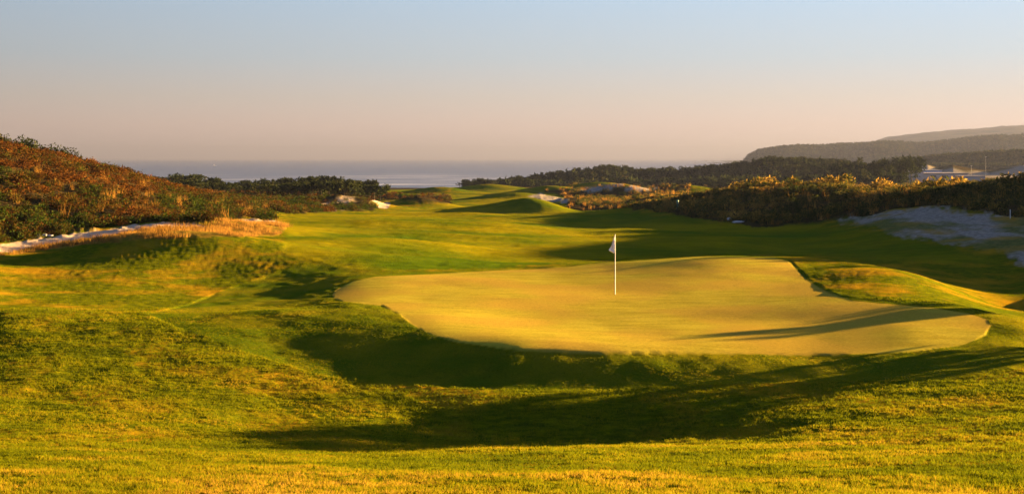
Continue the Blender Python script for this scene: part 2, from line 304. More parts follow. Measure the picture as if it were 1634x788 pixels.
class NT:
    """Tiny node-tree writer."""
    def __init__(s, name):
        s.m = bpy.data.materials.new(name); s.m.use_nodes = True; s.t = s.m.node_tree; s.t.nodes.clear()
    def n(s, typ, ins=None, **kw):
        nd = s.t.nodes.new(typ)
        for k, v in kw.items(): setattr(nd, k, v)
        for k, v in (ins or {}).items(): s.put(nd.inputs[k], v)
        return nd
    def put(s, sock, v):
        if isinstance(v, bpy.types.NodeSocket): s.t.links.new(v, sock)
        elif isinstance(v, bpy.types.Node): s.t.links.new(v.outputs[0], sock)
        elif isinstance(v, (tuple, list)) and len(v) == 3 and sock.type == 'RGBA': sock.default_value = tuple(v) + (1,)
        else: sock.default_value = v
    def attr(s, nm): return s.n('ShaderNodeAttribute', attribute_name=nm).outputs['Fac']
    def mix(s, f, a, b, mode='MIX'):
        nd = s.t.nodes.new('ShaderNodeMix'); nd.data_type = 'RGBA'; nd.blend_type = mode
        s.put(nd.inputs[0], f); s.put(nd.inputs[6], a); s.put(nd.inputs[7], b); return nd.outputs[2]
    def math(s, op, a, b=0.0, clamp=False):
        nd = s.t.nodes.new('ShaderNodeMath'); nd.operation = op; nd.use_clamp = clamp; s.put(nd.inputs[0], a); s.put(nd.inputs[1], b); return nd.outputs[0]
    def noise(s, vec, scale, detail=4, rough=0.55):
        nd = s.n('ShaderNodeTexNoise', {'Scale': scale, 'Detail': detail, 'Roughness': rough}); s.t.links.new(vec, nd.inputs['Vector']); return nd.outputs[0]
    def rng(s, v, a, b, c=0.0, d=1.0):
        nd = s.n('ShaderNodeMapRange', {1: a, 2: b, 3: c, 4: d}); s.put(nd.inputs[0], v); return nd.outputs[0]
    def scale(s, vec, xyz):
        nd = s.n('ShaderNodeMapping'); nd.inputs['Scale'].default_value = xyz; s.t.links.new(vec, nd.inputs['Vector']); return nd.outputs[0]
    def pos(s): return s.n('ShaderNodeNewGeometry').outputs['Position']
    def out(s, sh):
        o = s.n('ShaderNodeOutputMaterial'); s.t.links.new(sh.outputs[0] if isinstance(sh, bpy.types.Node) else sh, o.inputs['Surface']); return s.m
    def bsdf(s, col, rough=0.8, spec=0.2, normal=None, **kw):
        b = s.n('ShaderNodeBsdfPrincipled'); s.put(b.inputs['Base Color'], col); s.put(b.inputs['Roughness'], rough); b.inputs['Specular IOR Level'].default_value = spec
        if normal is not None: s.t.links.new(normal, b.inputs['Normal'])
        return b
    def bump(s, h, strength, dist, normal=None):
        b = s.n('ShaderNodeBump', {'Strength': strength, 'Distance': dist}); s.put(b.inputs['Height'], h)
        if normal is not None: s.t.links.new(normal, b.inputs['Normal'])
        return b.outputs[0]
def plain(name, col, rough=0.7, spec=0.3, nz=0.0, scale=4.0):
    q = NT(name)
    if nz:
        c = q.mix(q.noise(q.pos(), scale), tuple(x * (1 - nz) for x in col), tuple(min(1, x * (1 + nz)) for x in col))
    else: c = col
    return q.out(q.bsdf(c, rough, spec))

# ---------------------------------------------------------------- the ground sheet
QUICK = False
def make_ground():
    k = 2 if QUICK else 1
    th = np.concatenate([np.linspace(-math.pi, -0.9, 60, endpoint=False), np.linspace(-0.9, -0.46, 60 // k, endpoint=False), np.linspace(-0.46, 0.46, 1120 // k, endpoint=False),
                         np.linspace(0.46, 1.3, 150 // k, endpoint=False), np.linspace(1.3, math.pi, 50)])
    lr = np.concatenate([np.linspace(math.log(0.6), math.log(8), 25, endpoint=False), np.linspace(math.log(8), math.log(200), 640 // k, endpoint=False),
                         np.linspace(math.log(200), math.log(900), 220 // k, endpoint=False), np.linspace(math.log(900), math.log(14000), 190 // k)])
    TH, LR = np.meshgrid(th, lr, indexing='ij'); rr = np.exp(LR); x = (rr * np.sin(TH)).ravel(); y = (rr * np.cos(TH)).ravel()
    z, A = surface(x, y)
    nT, nR = TH.shape; idx = np.arange(nT * nR).reshape(nT, nR)
    f = np.stack([idx[:-1, :-1].ravel(), idx[:-1, 1:].ravel(), idx[1:, 1:].ravel(), idx[1:, :-1].ravel()], 1)
    f = np.concatenate([f, np.stack([idx[-1, :-1], idx[-1, 1:], idx[0, 1:], idx[0, :-1]], 1)])
    z = np.where(rr.ravel() > 1500, np.where(z < SEA_Z + 1, z - 6, z), z)
    # centre fan
    v = np.stack([x, y, z], 1)
    q = NT('turf_and_dune_ground')
    p = q.pos()
    n1 = q.noise(p, 0.35, 4); n2 = q.noise(q.scale(p, (1, 2.2, 1)), 2.5, 5, 0.6); n3 = q.noise(p, 22, 3, 0.7); n4 = q.noise(p, 0.09, 3)
    rough = q.mix(q.rng(n2, .35, .65), GRASS_DARK, GRASS_MID)
    rough = q.mix(q.rng(n1, .48, .68), rough, GRASS_STRAW)
    rough = q.mix(q.rng(n3, .3, .75), q.mix(1.0, rough, (.62, .62, .62), 'MULTIPLY'), q.mix(1.0, rough, (1.25, 1.2, 1.1), 'MULTIPLY'))
    fair = q.mix(q.rng(n4, .38, .62), (.080, .128, .004), (.245, .205, .004))
    fair = q.mix(q.rng(q.noise(q.scale(p, (.6, 1.5, 1)), .8, 4, .65), .40, .62), q.mix(1.0, fair, (.74, .80, .8), 'MULTIPLY'), fair)
    fair = q.mix(q.rng(n2, .3, .7), q.mix(1.0, fair, (.8, .8, .8), 'MULTIPLY'), fair)
    fair = q.mix(q.rng(n3, .3, .75), q.mix(1.0, fair, (.8, .8, .8), 'MULTIPLY'), fair)
    apr = q.mix(q.rng(n1, .40, .62), (.085, .120, .004), (.185, .165, .006))
    apr = q.mix(q.rng(n3, .3, .75), q.mix(1.0, apr, (.6, .62, .6), 'MULTIPLY'), apr)
    gn = q.noise(q.scale(p, (.5, 1.6, 1)), 1.2, 5, .6)
    grn = q.mix(q.rng(gn, .38, .65), (.33, .26, .024), (.43, .35, .034))
    grn = q.mix(q.rng(q.noise(p, .22, 2), .42, .6), grn, (.40, .27, .034))
    grn = q.mix(q.rng(q.noise(p, 10, 6, .85), .34, .62), q.mix(1.0, grn, (.62, .66, .62), 'MULTIPLY'), grn)
    sandc = q.mix(q.rng(n2, .35, .65), (.16, .135, .105), (.38, .33, .28))
    sandc = q.mix(q.rng(n3, .45, .75), sandc, (.22, .18, .12))
    soil = q.mix(q.rng(n2, .4, .6), (.020, .022, .008), (.055, .035, .014))
    soil = q.mix(q.attr('far'), soil, q.mix(q.rng(q.noise(p, .01, 4), .4, .6), (.03, .035, .02), (.07, .06, .035)))
    reed = q.mix(q.rng(n2, .35, .65), (.12, .10, .012), (.26, .15, .02))
    px_ = q.n('ShaderNodeSeparateXYZ', {0: p}).outputs[0]
    sandc = q.mix(q.rng(px_, -4, -10), sandc, q.mix(q.rng(n2, .35, .65), (.36, .26, .17), (.52, .40, .28)))      # sunlight on the left-hand sand put into its colour: warmer and lighter
    c = q.mix(q.attr('fair'), rough, fair); c = q.mix(q.attr('apron'), c, apr); c = q.mix(q.attr('soil'), c, soil)
    c = q.mix(q.attr('reeds'), c, reed); c = q.mix(q.attr('sand'), c, sandc); c = q.mix(q.attr('green'), c, grn)
    gm = q.math('SUBTRACT', 1.0, q.attr('green'))
    h = q.math('ADD', q.math('MULTIPLY', n3, q.math('MULTIPLY_ADD', gm, 0.75)), 0)
    s1 = q.math('ADD', q.math('MULTIPLY', gm, 0.7), 0.22)
    bn = q.bump(q.noise(p, 9, 5, .75), 0.5, 0.06); 
    b1 = q.n('ShaderNodeBump', {'Distance': 0.05}); q.put(b1.inputs['Strength'], s1); q.put(b1.inputs['Height'], q.noise(p, 12, 6, .8))
    m = q.out(q.n('ShaderNodeBsdfDiffuse', {0: c, 'Normal': b1.outputs[0]}))
    o = mesh_np('ground', v, f, m, True, A); tag(o, kind='structure')
    return o
GRASS_DARK, GRASS_MID, GRASS_STRAW = (.044, .066, .003), (.145, .155, .003), (.30, .18, .008)
ground = make_ground()

# ---------------------------------------------------------------- sea
def make_sea():
    q = NT('sea_water'); p = q.pos()
    sp = q.scale(p, (.25, 1.0, 1)); n = q.noise(sp, .05, 5, .6); n2 = q.noise(sp, .35, 3, .6)
    col = q.mix(q.rng(n, .4, .65), (.030, .050, .085), (.055, .080, .120))
    sepy = q.n('ShaderNodeSeparateXYZ', {0: p}).outputs[1]
    fo = q.math('MULTIPLY', q.rng(q.noise(q.scale(p, (.1, 1.0, 1)), .035, 4, .5), .56, .62), q.rng(sepy, 2300, 1500))
    col = q.mix(fo, col, (.6, .6, .62))
    b = q.bump(n2, .25, 1.0)
    m = q.out(q.bsdf(col, .45, .35, b))
    R0 = 20000.0
    xs = np.linspace(-R0, R0, 41); X, Y = np.meshgrid(xs, np.linspace(700, R0, 40), indexing='ij'); ii = np.arange(X.size).reshape(X.shape)
    f = np.stack([ii[:-1, :-1].ravel(), ii[1:, :-1].ravel(), ii[1:, 1:].ravel(), ii[:-1, 1:].ravel()], 1)
    tag(mesh_np('sea', np.stack([X.ravel(), Y.ravel(), np.full(X.size, SEA_Z)], 1), f, m), kind='structure')
make_sea()
# ---------------------------------------------------------------- foliage building blocks
def hit(px, py, D0, D1):
    """Where the line of sight through a point of the picture meets the ground between two distances."""
    D = np.exp(np.linspace(math.log(D0), math.log(D1), 3000)); x = wr(px, D); z = height(x, D)
    row = HY - F * z / D; k = np.argmax(row <= py) if (row <= py).any() else np.argmin(row)
    return float(x[k]), float(D[k]), float(z[k])
def gz(x, y): return float(surface(np.array([x], float), np.array([y], float))[0][0])
def foliage_mat(name, stops, trans=0.3, scale=0.6, rand=0.0):
    q = NT(name)
    f = q.attr('tint')
    if rand: f = q.math('ADD', q.math('MULTIPLY', f, 1 - rand), q.math('MULTIPLY', q.n('ShaderNodeObjectInfo').outputs['Random'], rand))
    r = q.n('ShaderNodeValToRGB', {0: f}); e = r.color_ramp
    e.elements[0].position = stops[0][0]; e.elements[0].color = stops[0][1] + (1,)
    e.elements[1].position = stops[-1][0]; e.elements[1].color = stops[-1][1] + (1,)
    for a, c in stops[1:-1]: e.elements.new(a).color = c + (1,)
    d = q.n('ShaderNodeBsdfDiffuse', {0: r.outputs[0]}); t = q.n('ShaderNodeBsdfTranslucent', {0: r.outputs[0]})
    return q.out(q.n('ShaderNodeMixShader', {0: trans, 1: d, 2: t}))
def rand_dirs(n, g, up=0.0):
    v = g.normal(size=(n, 3)); v[:, 2] += up; return v / np.linalg.norm(v, axis=1, keepdims=True)
def leaf_soup(c, size, g, elong=1.6):
    """Pointed leaf sprays (one triangle each) at the centres c."""
    n = len(c); a = rand_dirs(n, g, 0.3); b = np.cross(a, rand_dirs(n, g)); b /= np.linalg.norm(b, axis=1, keepdims=True) + 1e-9
    s = (size * g.uniform(0.6, 1.4, n))[:, None]
    V = np.stack([c - b * s * 0.5, c + b * s * 0.5, c + a * s * elong], 1).reshape(-1, 3)
    return V
def shrub_soup(g, n=110, leaf=0.16, flat=0.75, lumps=6):
    """A rounded bush of unit radius made of sprays, in uneven lumps."""
    lc = rand_dirs(lumps, g, 0.5) * g.uniform(0.25, 0.62, (lumps, 1)); lc[:, 2] = np.abs(lc[:, 2]) * flat + 0.15
    lr_ = g.uniform(0.28, 0.55, lumps); k = g.integers(0, lumps, n)
    c = lc[k] + rand_dirs(n, g, 0.25) * (lr_[k] * g.uniform(0.55, 1.0, n) ** 0.5)[:, None]; c[:, 2] = np.abs(c[:, 2])
    return leaf_soup(c, leaf, g)
def tuft_soup(g, n=26, h=0.8, spread=0.3, wd=0.02):
    p = g.normal(size=(n, 3)) * spread * 0.4; p[:, 2] = 0; d = g.normal(size=(n, 3)) * 0.22; d[:, 2] = 1
    b = np.cross(d, rand_dirs(n, g)); b /= np.linalg.norm(b, axis=1, keepdims=True); hh = h * g.uniform(0.5, 1.1, n)[:, None]
    return np.stack([p - b * wd, p + b * wd, p + d * hh], 1).reshape(-1, 3)
def tile(bases, pos, scl, g, tint, ttint, squash=1.0):
    """Many soups into one vertex array: bases chosen at random per position."""
    Vs, T = [], []; k = g.integers(0, len(bases), len(pos)); rz = g.uniform(0, 6.283, len(pos))
    for i, B in enumerate(bases):
        m = k == i
        if not m.any(): continue
        c, s_ = np.cos(rz[m]), np.sin(rz[m]); sc = scl[m]
        x = (B[None, :, 0] * c[:, None] - B[None, :, 1] * s_[:, None]) * sc[:, None]; y = (B[None, :, 0] * s_[:, None] + B[None, :, 1] * c[:, None]) * sc[:, None]
        z = B[None, :, 2] * sc[:, None] * squash
        V = np.stack([x, y, z], 2) + pos[m][:, None, :]; Vs.append(V.reshape(-1, 3))
        lt = np.repeat(g.uniform(-1, 1, (m.sum(), len(B) // 3)), 3, axis=1) * ttint
        T.append((tint[m][:, None] + lt).ravel())
    return np.concatenate(Vs), np.clip(np.concatenate(T), 0, 1)
def soup_obj(name, V, T, mat, parent=None, link=True):
    return mesh_np(name, V, np.arange(len(V)).reshape(-1, 3), mat, False, {'tint': T}, parent, link)
def scatter(name, n, box, g, thr=0.5):
    """n random ground points inside a region."""
    out = []; tot = 0; D0, D1, _ = POLY[name]; X0, X1, Y0, Y1 = box; a = 0
    while tot < n and a < 40:
        x = g.uniform(X0, X1, n); y = g.uniform(Y0, Y1, n); z = height(x, y); m = region(name, x, y, z, 2, 1.5) > thr
        out.append(np.stack([x[m], y[m], z[m]], 1)); tot += m.sum(); a += 1
    return np.concatenate(out)[:n]

SCRUB = [(0.0, (.016, .028, .005)), (.28, (.036, .052, .007)), (.5, (.050, .030, .007)), (.78, (.078, .027, .006)), (1.0, (.16, .070, .013))]
SCRUB_R = [(0.0, (.018, .030, .008)), (.35, (.050, .055, .012)), (.6, (.17, .11, .02)), (1.0, (.48, .28, .05))]
PINE = [(0.0, (.010, .016, .007)), (.6, (.026, .034, .012)), (1.0, (.060, .052, .016))]
m_scrub = foliage_mat('scrub_leaves', SCRUB, .25); m_scrub_i = foliage_mat('bush_leaves', SCRUB, .25, rand=.45)
m_scr_r = foliage_mat('dune_scrub_leaves', SCRUB_R, .3); m_scr_ri = foliage_mat('dune_bush_leaves', SCRUB_R, .35, rand=.35)
m_pine = foliage_mat('pine_needles', PINE, .15, rand=.3); m_wood = foliage_mat('woodland_needles', PINE, .15)
m_dry = foliage_mat('dry_grass', [(0, (.14, .065, .012)), (1, (.36, .20, .04))], .45)
m_turf = foliage_mat('turf_blades', [(0, GRASS_DARK), (.45, GRASS_MID), (.72, (.24, .17, .008)), (1, (.42, .24, .04))], .45)
m_bark = plain('bark', (.05, .038, .028), .9, .1)

# ---------------------------------------------------------------- turf blades in the foreground
def make_turf():
    g = np.random.default_rng(21); n = 60000 if QUICK else 260000
    r = g.uniform(5.5, 44, n); th = g.uniform(-0.5, 0.5, n); x = r * np.sin(th); y = r * np.cos(th)
    cl = fbm(x / 0.16, y / 0.16, 2, 51); keep = cl > -0.25; x, y, r, cl = x[keep], y[keep], r[keep], cl[keep]
    z, A = surface(x, y); m = (A['green'] < .05) & (A['sand'] < .3)
    x, y, z, r, cl = x[m], y[m], z[m], r[m], cl[m]; ap = np.maximum(A['apron'], A['fair'])[m]
    pt = fbm(x / 1.6, y / 0.8, 4, 61) + 0.5 * fbm(x / 7, y / 4, 2, 63)
    tint = np.clip(0.34 + 0.45 * pt + .26 * sstep(19, 14, r) * (1 - ap), 0, 1); nb = 5
    N = len(x); k = nb * N
    bx = np.repeat(x, nb) + g.normal(0, .02, k); by = np.repeat(y, nb) + g.normal(0, .02, k); bz = np.repeat(z, nb) - .005
    h = (np.repeat((1 - ap) * (.030 + .030 * np.clip(cl + .5, 0, 1)) + ap * .022, nb)) * g.uniform(.5, 1.25, k)
    wd = np.repeat(.0030 + r * .00012, nb); an = g.uniform(0, 3.1416, k); dx, dy = np.cos(an) * wd, np.sin(an) * wd
    lx, ly = g.normal(0, .45, k) * h, g.normal(0, .45, k) * h
    V = np.stack([np.stack([bx - dx, by - dy, bz], 1), np.stack([bx + dx, by + dy, bz], 1), np.stack([bx + lx, by + ly, bz + h], 1)], 1).reshape(-1, 3)
    T = np.repeat(np.clip(np.repeat(tint, nb) + g.normal(0, .13, k), 0, 1), 3)
    tag(soup_obj('grass', V, T, m_turf), 'rough turf of short green and straw blades around the putting green', 'grass', kind='stuff')
make_turf()

# ---------------------------------------------------------------- reeds, scrub and bushes on the dunes
DEN = 0.4 if QUICK else 1.0
def make_reeds():
    g = np.random.default_rng(5); p = scatter('reeds', int(4200 * DEN), (-42, -5, 58, 104), g, .15); p = p[fbm(p[:, 0] / 1.2, p[:, 1] / 1.2, 3, 15) > -.07]
    B = [tuft_soup(g, 12, .42, .45, .016) for _ in range(4)]
    V, T = tile(B, p, g.uniform(.35, 1.25, len(p)) * (.75 + .6 * fbm(p[:, 0] / 2, p[:, 1] / 2, 2, 19)), g, g.uniform(.0, .9, len(p)), .3)
    tag(soup_obj('reed_bed', V, T, m_dry), 'strip of dry orange marram stalks between the sand path and the lawn', 'dry grass', kind='stuff')
make_reeds()
def make_scrub():
    g = np.random.default_rng(11)
    B = [shrub_soup(g, 120, .115, lumps=7) for _ in range(8)]; TU_ = [tuft_soup(g, 22, .9, .4, .02) for _ in range(4)]
    def cover(name, regs, mat, label, tb, bases=B):
        Vs, Ts = [], []
        for rg, n, box, s0, s1 in regs:
            p = scatter(rg, int(n * DEN), box, g); zz, A = surface(p[:, 0], p[:, 1]); k = ((A['sand'] < .35) | (g.random(len(p)) < .14)) & (A['reeds'] < .4) & (A['fair'] < .6); p = p[k]; p[:, 2] = zz[k] - .08
            px, py = pxof(p[:, 0], p[:, 1]), HY - F * p[:, 2] / p[:, 1]
            nz = fbm(p[:, 0] / 6, p[:, 1] / 6, 3, 71)
            t = np.clip(tb(px, py, p) + .45 * nz + g.normal(0, .12, len(p)), .02, .98)
            V, T = tile(bases, p, g.uniform(s0, s1, len(p)) * (1 + .5 * fbm(p[:, 0] / 4, p[:, 1] / 4, 2, 81)), g, t, .16); Vs.append(V); Ts.append(T)
        tag(soup_obj(name, np.concatenate(Vs), np.concatenate(Ts), mat), label, 'scrub', kind='stuff')
    cover('heath_scrub', [('lefthill', 9000, (-95, -8, 62, 200), .40, .95), ('leftscrub', 2200, (-110, -8, 150, 400), .5, 1.1)], m_scrub,
          'rusty brown and green heath covering the hillside left of the sand path', lambda px, py, p: .64 - .30 * sstep(60, 0, np.abs(py - (np.interp(px, [0, 340], [372, 345])))))
    cover('dune_scrub', [('rightdune', 5200, (10, 95, 68, 190), .3, 1.15), ('midscrub', 2600, (4, 70, 190, 480), .4, 1.1), ('farrough', 1500, (-20, 240, 380, 640), .6, 1.5)], m_scr_r,
          'low dark scrub covering the shaded dune right of the fairway', lambda px, py, p: .34 + 0 * px)
    # marram tufts among the dune scrub
    Vs, Ts = [], []
    for rg, n, box in (('rightdune', 1500, (10, 95, 100, 190)), ('midscrub', 500, (8, 70, 190, 330)), ('lefthill', 250, (-60, -8, 62, 160))):
        p = scatter(rg, int(n * DEN), box, g); V, T = tile(TU_, p, g.uniform(.5, 1.2, len(p)), g, g.uniform(0, .8, len(p)), .3); Vs.append(V); Ts.append(T)
    tag(soup_obj('marram_grass', np.concatenate(Vs), np.concatenate(Ts), m_dry), 'straw coloured marram grass standing among the dune scrub', 'dune grass', kind='stuff')
make_scrub()

def proto_bushes(name, mat, seed, n, leaf, count=4, flat=.75, lumps=7):
    g = np.random.default_rng(seed); out = []
    for i in range(count):
        V = shrub_soup(g, n, leaf, flat, lumps); me = mesh_np(name, V, np.arange(len(V)).reshape(-1, 3), mat, False, {'tint': np.repeat(g.uniform(.1, .9, len(V) // 3), 3)}, link=False)
        out.append(me)
    return out
def put_bush(protos, i, x, y, s, sz, label, cat, group, sink=.12):
    o = protos[i % len(protos)].copy(); COL.objects.link(o); o.location = (x, y, gz(x, y) - sink * s); o.rotation_euler = (0, 0, (i * 2.399) % 6.283); o.scale = (s, s, s * sz)
    tag(o, label, cat, group); return o
def crest(px, D0, D1):
    D = np.linspace(D0, D1, 200); z = height(wr(px, D), D); k = int(np.argmax(z / D)); return float(wr(px, D[k])), float(D[k])
def make_bushes():
    g = np.random.default_rng(31)
    L = proto_bushes('heath_bush', m_scrub_i, 101, 420, .075, lumps=11)
    S = proto_bushes('windswept_shrub', m_pine, 103, 150, .12, flat=1.1, lumps=9)
    Rr = proto_bushes('gorse_bush', m_scr_ri, 105, 260, .11, lumps=10)
    i = 0
    for px in np.linspace(-60, 205, 34):            # skyline of the hill on the left
        x, y = crest(px + g.normal(0, 3), 90, 150); i += 1
        put_bush(S, i, x, y - g.uniform(-1, 2.0), g.uniform(.5, 1.25), g.uniform(.8, 1.3), 'dark windswept shrub on the skyline of the left hill', 'shrub', 'shrubs along the left hill skyline')
    p = scatter('lefthill', 110, (-34, -12, 64, 88), g)
    for x, y, z in p:                                # lower front of the hill
        i += 1; put_bush(L, i, x, y, g.uniform(.6, 1.15), g.uniform(.75, 1.05), 'low heath bush near the foot of the left hill above the sand path', 'bush', 'heath bushes at the foot of the left hill')
    for px in np.concatenate([np.linspace(1042, 1180, 26), np.linspace(1180, 1640, 74)]) + g.normal(0, 4, 100):   # sunlit crest on the right
        x, y = crest(px, 95, 190); i += 1; s = (.5 + 1.7 * g.random() ** 2.2) * (0.55 if px < 1150 else 1.0)
        put_bush(Rr, i, x - g.uniform(-1, 1), y + g.uniform(-6, 3), s, g.uniform(.8, 1.1), 'sunlit orange gorse bush along the crest of the right dune', 'bush', 'gorse bushes along the right dune crest')
    for px, D, s, lab in ((1205, 150, 1.7, 'large rounded golden gorse bush on the dune crest near the wood'), (1462, 118, 2.0, 'broadest yellow gorse bush in front of the beige warehouse'), (1290, 146, 1.5, 'broad orange gorse bush on the dune crest behind the pin'), (1560, 112, 1.5, 'orange gorse bush on the crest below the white sand hills')):
        i += 1; put_bush(Rr, i, wr(px, D), D, s, .85, lab, 'bush', 'gorse bushes along the right dune crest')
make_bushes()

# ---------------------------------------------------------------- pines
def pine_protos(seed, count=6):
    g = np.random.default_rng(seed); out = []
    for i in range(count):
        n = 420; lumps = 9; lc = g.normal(0, .24, (lumps, 3)); lc[:, 2] = g.uniform(.42, .86, lumps); lc[:, 0] *= 1.2; r_ = g.uniform(.13, .25, lumps) * (1.25 - .4 * lc[:, 2])
        k = g.integers(0, lumps, n); c = lc[k] + rand_dirs(n, g) * (r_[k] * g.uniform(.5, 1, n) ** .5)[:, None]; c[:, 2] = np.clip(c[:, 2], .12, 1.05)
        V = leaf_soup(c, .075, g); T = np.repeat(np.clip(g.uniform(.1, .9, n), 0, 1), 3)
        crown = mesh_np('crown', V, np.arange(len(V)).reshape(-1, 3), m_pine, False, {'tint': T}, link=False)
        # tapered, slightly bent trunk with limbs
        vv, ff = [], []
        def limb(a, b, r0, r1, seg=4):
            a, b = np.array(a, float), np.array(b, float); base = len(vv)
            for s_ in range(seg + 1):
                t = s_ / seg; c_ = a * (1 - t) + b * t + np.array([.03, .02, 0]) * math.sin(t * 3.1); rr = r0 * (1 - t) + r1 * t
                for q_ in range(6): vv.append(c_ + np.array([math.cos(q_ * 1.047) * rr, math.sin(q_ * 1.047) * rr, 0]))
            for s_ in range(seg):
                for q_ in range(6): ff.append([base + s_ * 6 + q_, base + s_ * 6 + (q_ + 1) % 6, base + (s_ + 1) * 6 + (q_ + 1) % 6, base + (s_ + 1) * 6 + q_])
        top = (g.normal(0, .05), g.normal(0, .05), .72); limb((0, 0, -.05), top, .030, .010)
        for c_ in lc[:5]: limb((top[0] * .6, top[1] * .6, .35 + g.uniform(0, .2)), c_, .012, .005, 3)
        trunk = mesh_np('trunk', vv, ff, m_bark, True, link=False)
        out.append((crown, trunk))
    return out
PINES = pine_protos(201)
def put_pine(i, x, y, h, wide, label, group, z=None):
    t = empty('pine_tree', (x, y, (gz(x, y) if z is None else z) - .1), (i * 2.399) % 6.283); t.scale = (h * wide, h * wide, h); tag(t, label, 'tree', group)
    for src in PINES[i % len(PINES)]:
        c = src.copy(); COL.objects.link(c); c.parent = t
    return t
def make_pines():
    g = np.random.default_rng(41); i = 0
    for k in range(64):                              # grove before the sea on the left
        px = 232 + k * 5.95 + g.normal(0, 3); D = g.uniform(300, 350); i += 1
        top = np.interp(px, [232, 265, 300, 350, 365, 380, 430, 470, 500, 540, 560, 600, 612], [282, 279, 277, 283, 291, 289, 284, 283, 281, 280, 285, 287, 297]) + g.uniform(-1, 4)
        x = wr(px, D); z = gz(x, D); h = max((HY - top) / F * D - z, 1.6)
        put_pine(i, x, D, h * 1.02, .85 + .25 * g.random(), 'dark coastal pine in the grove before the sea, left of the fairway', 'pines of the seaside grove', z)
    for k in range(66):                              # nearer, lower row of the grove
        px = 236 + k * 5.7 + g.normal(0, 3); D = g.uniform(235, 285); i += 1
        top = np.interp(px, [232, 300, 360, 430, 500, 560, 600, 612], [288, 287, 292, 291, 289, 290, 294, 299]) + g.uniform(-1.5, 4)
        x = wr(px, D); z = gz(x, D); h = max((HY - top) / F * D - z, 1.3)
        put_pine(i, x, D, h * 1.03, 1.0 + .3 * g.random(), 'low bushy pine in the nearer row of the seaside grove, left of the fairway', 'low pines in the nearer row of the seaside grove', z)
    for k in range(118):                             # skyline of the headland wood
        px = 742 + k * 5.2 + g.normal(0, 2.5); i += 1
        x, y = crest(px, 520, 720); h = g.uniform(3.0, 5.2) * (.8 if px < 800 else 1)
        put_pine(i, x, y + g.uniform(-12, 4), h, 1.15, 'dark pine on the skyline of the headland wood beyond the fairway', 'pines along the headland skyline')
    for k, (px, top, D) in enumerate([(1335, 262, 500), (1348, 258, 505), (1362, 256, 500), (1368, 250, 510), (1380, 262, 480), (1392, 257, 470), (1404, 255, 480), (1412, 258, 470), (1424, 256, 500), (1432, 254, 490), (1441, 252, 480), (1448, 250, 485), (1455, 250, 490), (1460, 256, 500), (1385, 270, 450), (1400, 266, 450), (1370, 268, 450), (1350, 268, 455)]):
        i += 1; x = wr(px, D); z = gz(x, D); put_pine(i, x, D, (HY - top) / F * D - z, .75 + .2 * g.random(), 'tall hazy pine in the clump left of the beige warehouse', 'pines beside the warehouse', z)
    # woodland mass on the headland
    B = [leaf_soup(rand_dirs(46, g, .2) * np.array([.5, .5, .55]) * g.uniform(.6, 1, (46, 1)) + np.array([0, 0, .5]), .22, g) for _ in range(6)]
    n = int(5200 * DEN); px = g.uniform(740, 1900, n); D = g.uniform(430, 900, n); x = wr(px, D); z = height(x, D); k = (px > 1440) & (D < 900); k = ~k & (region('farland', x, D, z, 2) < .2) & ~((D < 520) & (px < 1150)); x, D, z = x[k], D[k], z[k]
    V, T = tile(B, np.stack([x, D, z - .3], 1), g.uniform(2.4, 4.6, len(x)), g, g.uniform(.1, .8, len(x)), .2)
    n2 = int(2600 * DEN); px = g.uniform(1420, 1750, n2); D = g.uniform(1080, 1400, n2); x = wr(px, D); V2, T2 = tile(B, np.stack([x, D, height(x, D) - .3], 1), g.uniform(3.5, 6, n2), g, g.uniform(.2, .9, n2), .2)
    n3 = int(5000 * DEN); px = g.uniform(1180, 1750, n3); D = g.uniform(2200, 2900, n3); x = wr(px, D); V3, T3 = tile(B, np.stack([x, D, height(x, D) - .6], 1), g.uniform(3.5, 6.5, n3), g, g.uniform(.2, .9, n3), .2)
    tag(soup_obj('woodland', np.concatenate([V, V2, V3]), np.concatenate([T, T2, T3]), m_wood), 'dark pine woodland covering the headland and the hills behind it', 'woodland', kind='stuff')
    # pines just outside the picture on the right that throw the long shadows across the green
    for k, (x, y, h, wd_) in enumerate(OFF_PINES):
        i += 1; put_pine(i, x, y, h, wd_, 'pine standing in the dunes to the right of the putting green', 'pines right of the green')
OFF_PINES = [(24.5, 39.0, 3.9, 1.2), (27.8, 47.1, 3.6, .62), (31.5, 65.6, 4.6, .9)]
make_pines()

# ---------------------------------------------------------------- flagstick
def box_vf(x0, x1, y0, y1, z0, z1):
    v = [(x, y, z) for x in (x0, x1) for y in (y0, y1) for z in (z0, z1)]
    return v, [(0, 1, 3, 2), (4, 6, 7, 5), (0, 4, 5, 1), (2, 3, 7, 6), (0, 2, 6, 4), (1, 5, 7, 3)]
def lathe(prof, n=16):
    v, f = [], []
    for r, z in prof:
        for k in range(n): v.append((r * math.cos(6.2832 * k / n), r * math.sin(6.2832 * k / n), z))
    for i in range(len(prof) - 1):
        for k in range(n): f.append((i * n + k, i * n + (k + 1) % n, (i + 1) * n + (k + 1) % n, (i + 1) * n + k))
    return v, f
def py_mesh(name, v, f, mat, parent=None, smooth=False):
    me = bpy.data.meshes.new(name); me.from_pydata([tuple(a) for a in v], [], [tuple(a) for a in f]); me.materials.append(mat)
    if smooth: me.polygons.foreach_set('use_smooth', [True] * len(f))
    o = bpy.data.objects.new(name, me); COL.objects.link(o)
    if parent: o.parent = parent
    return o
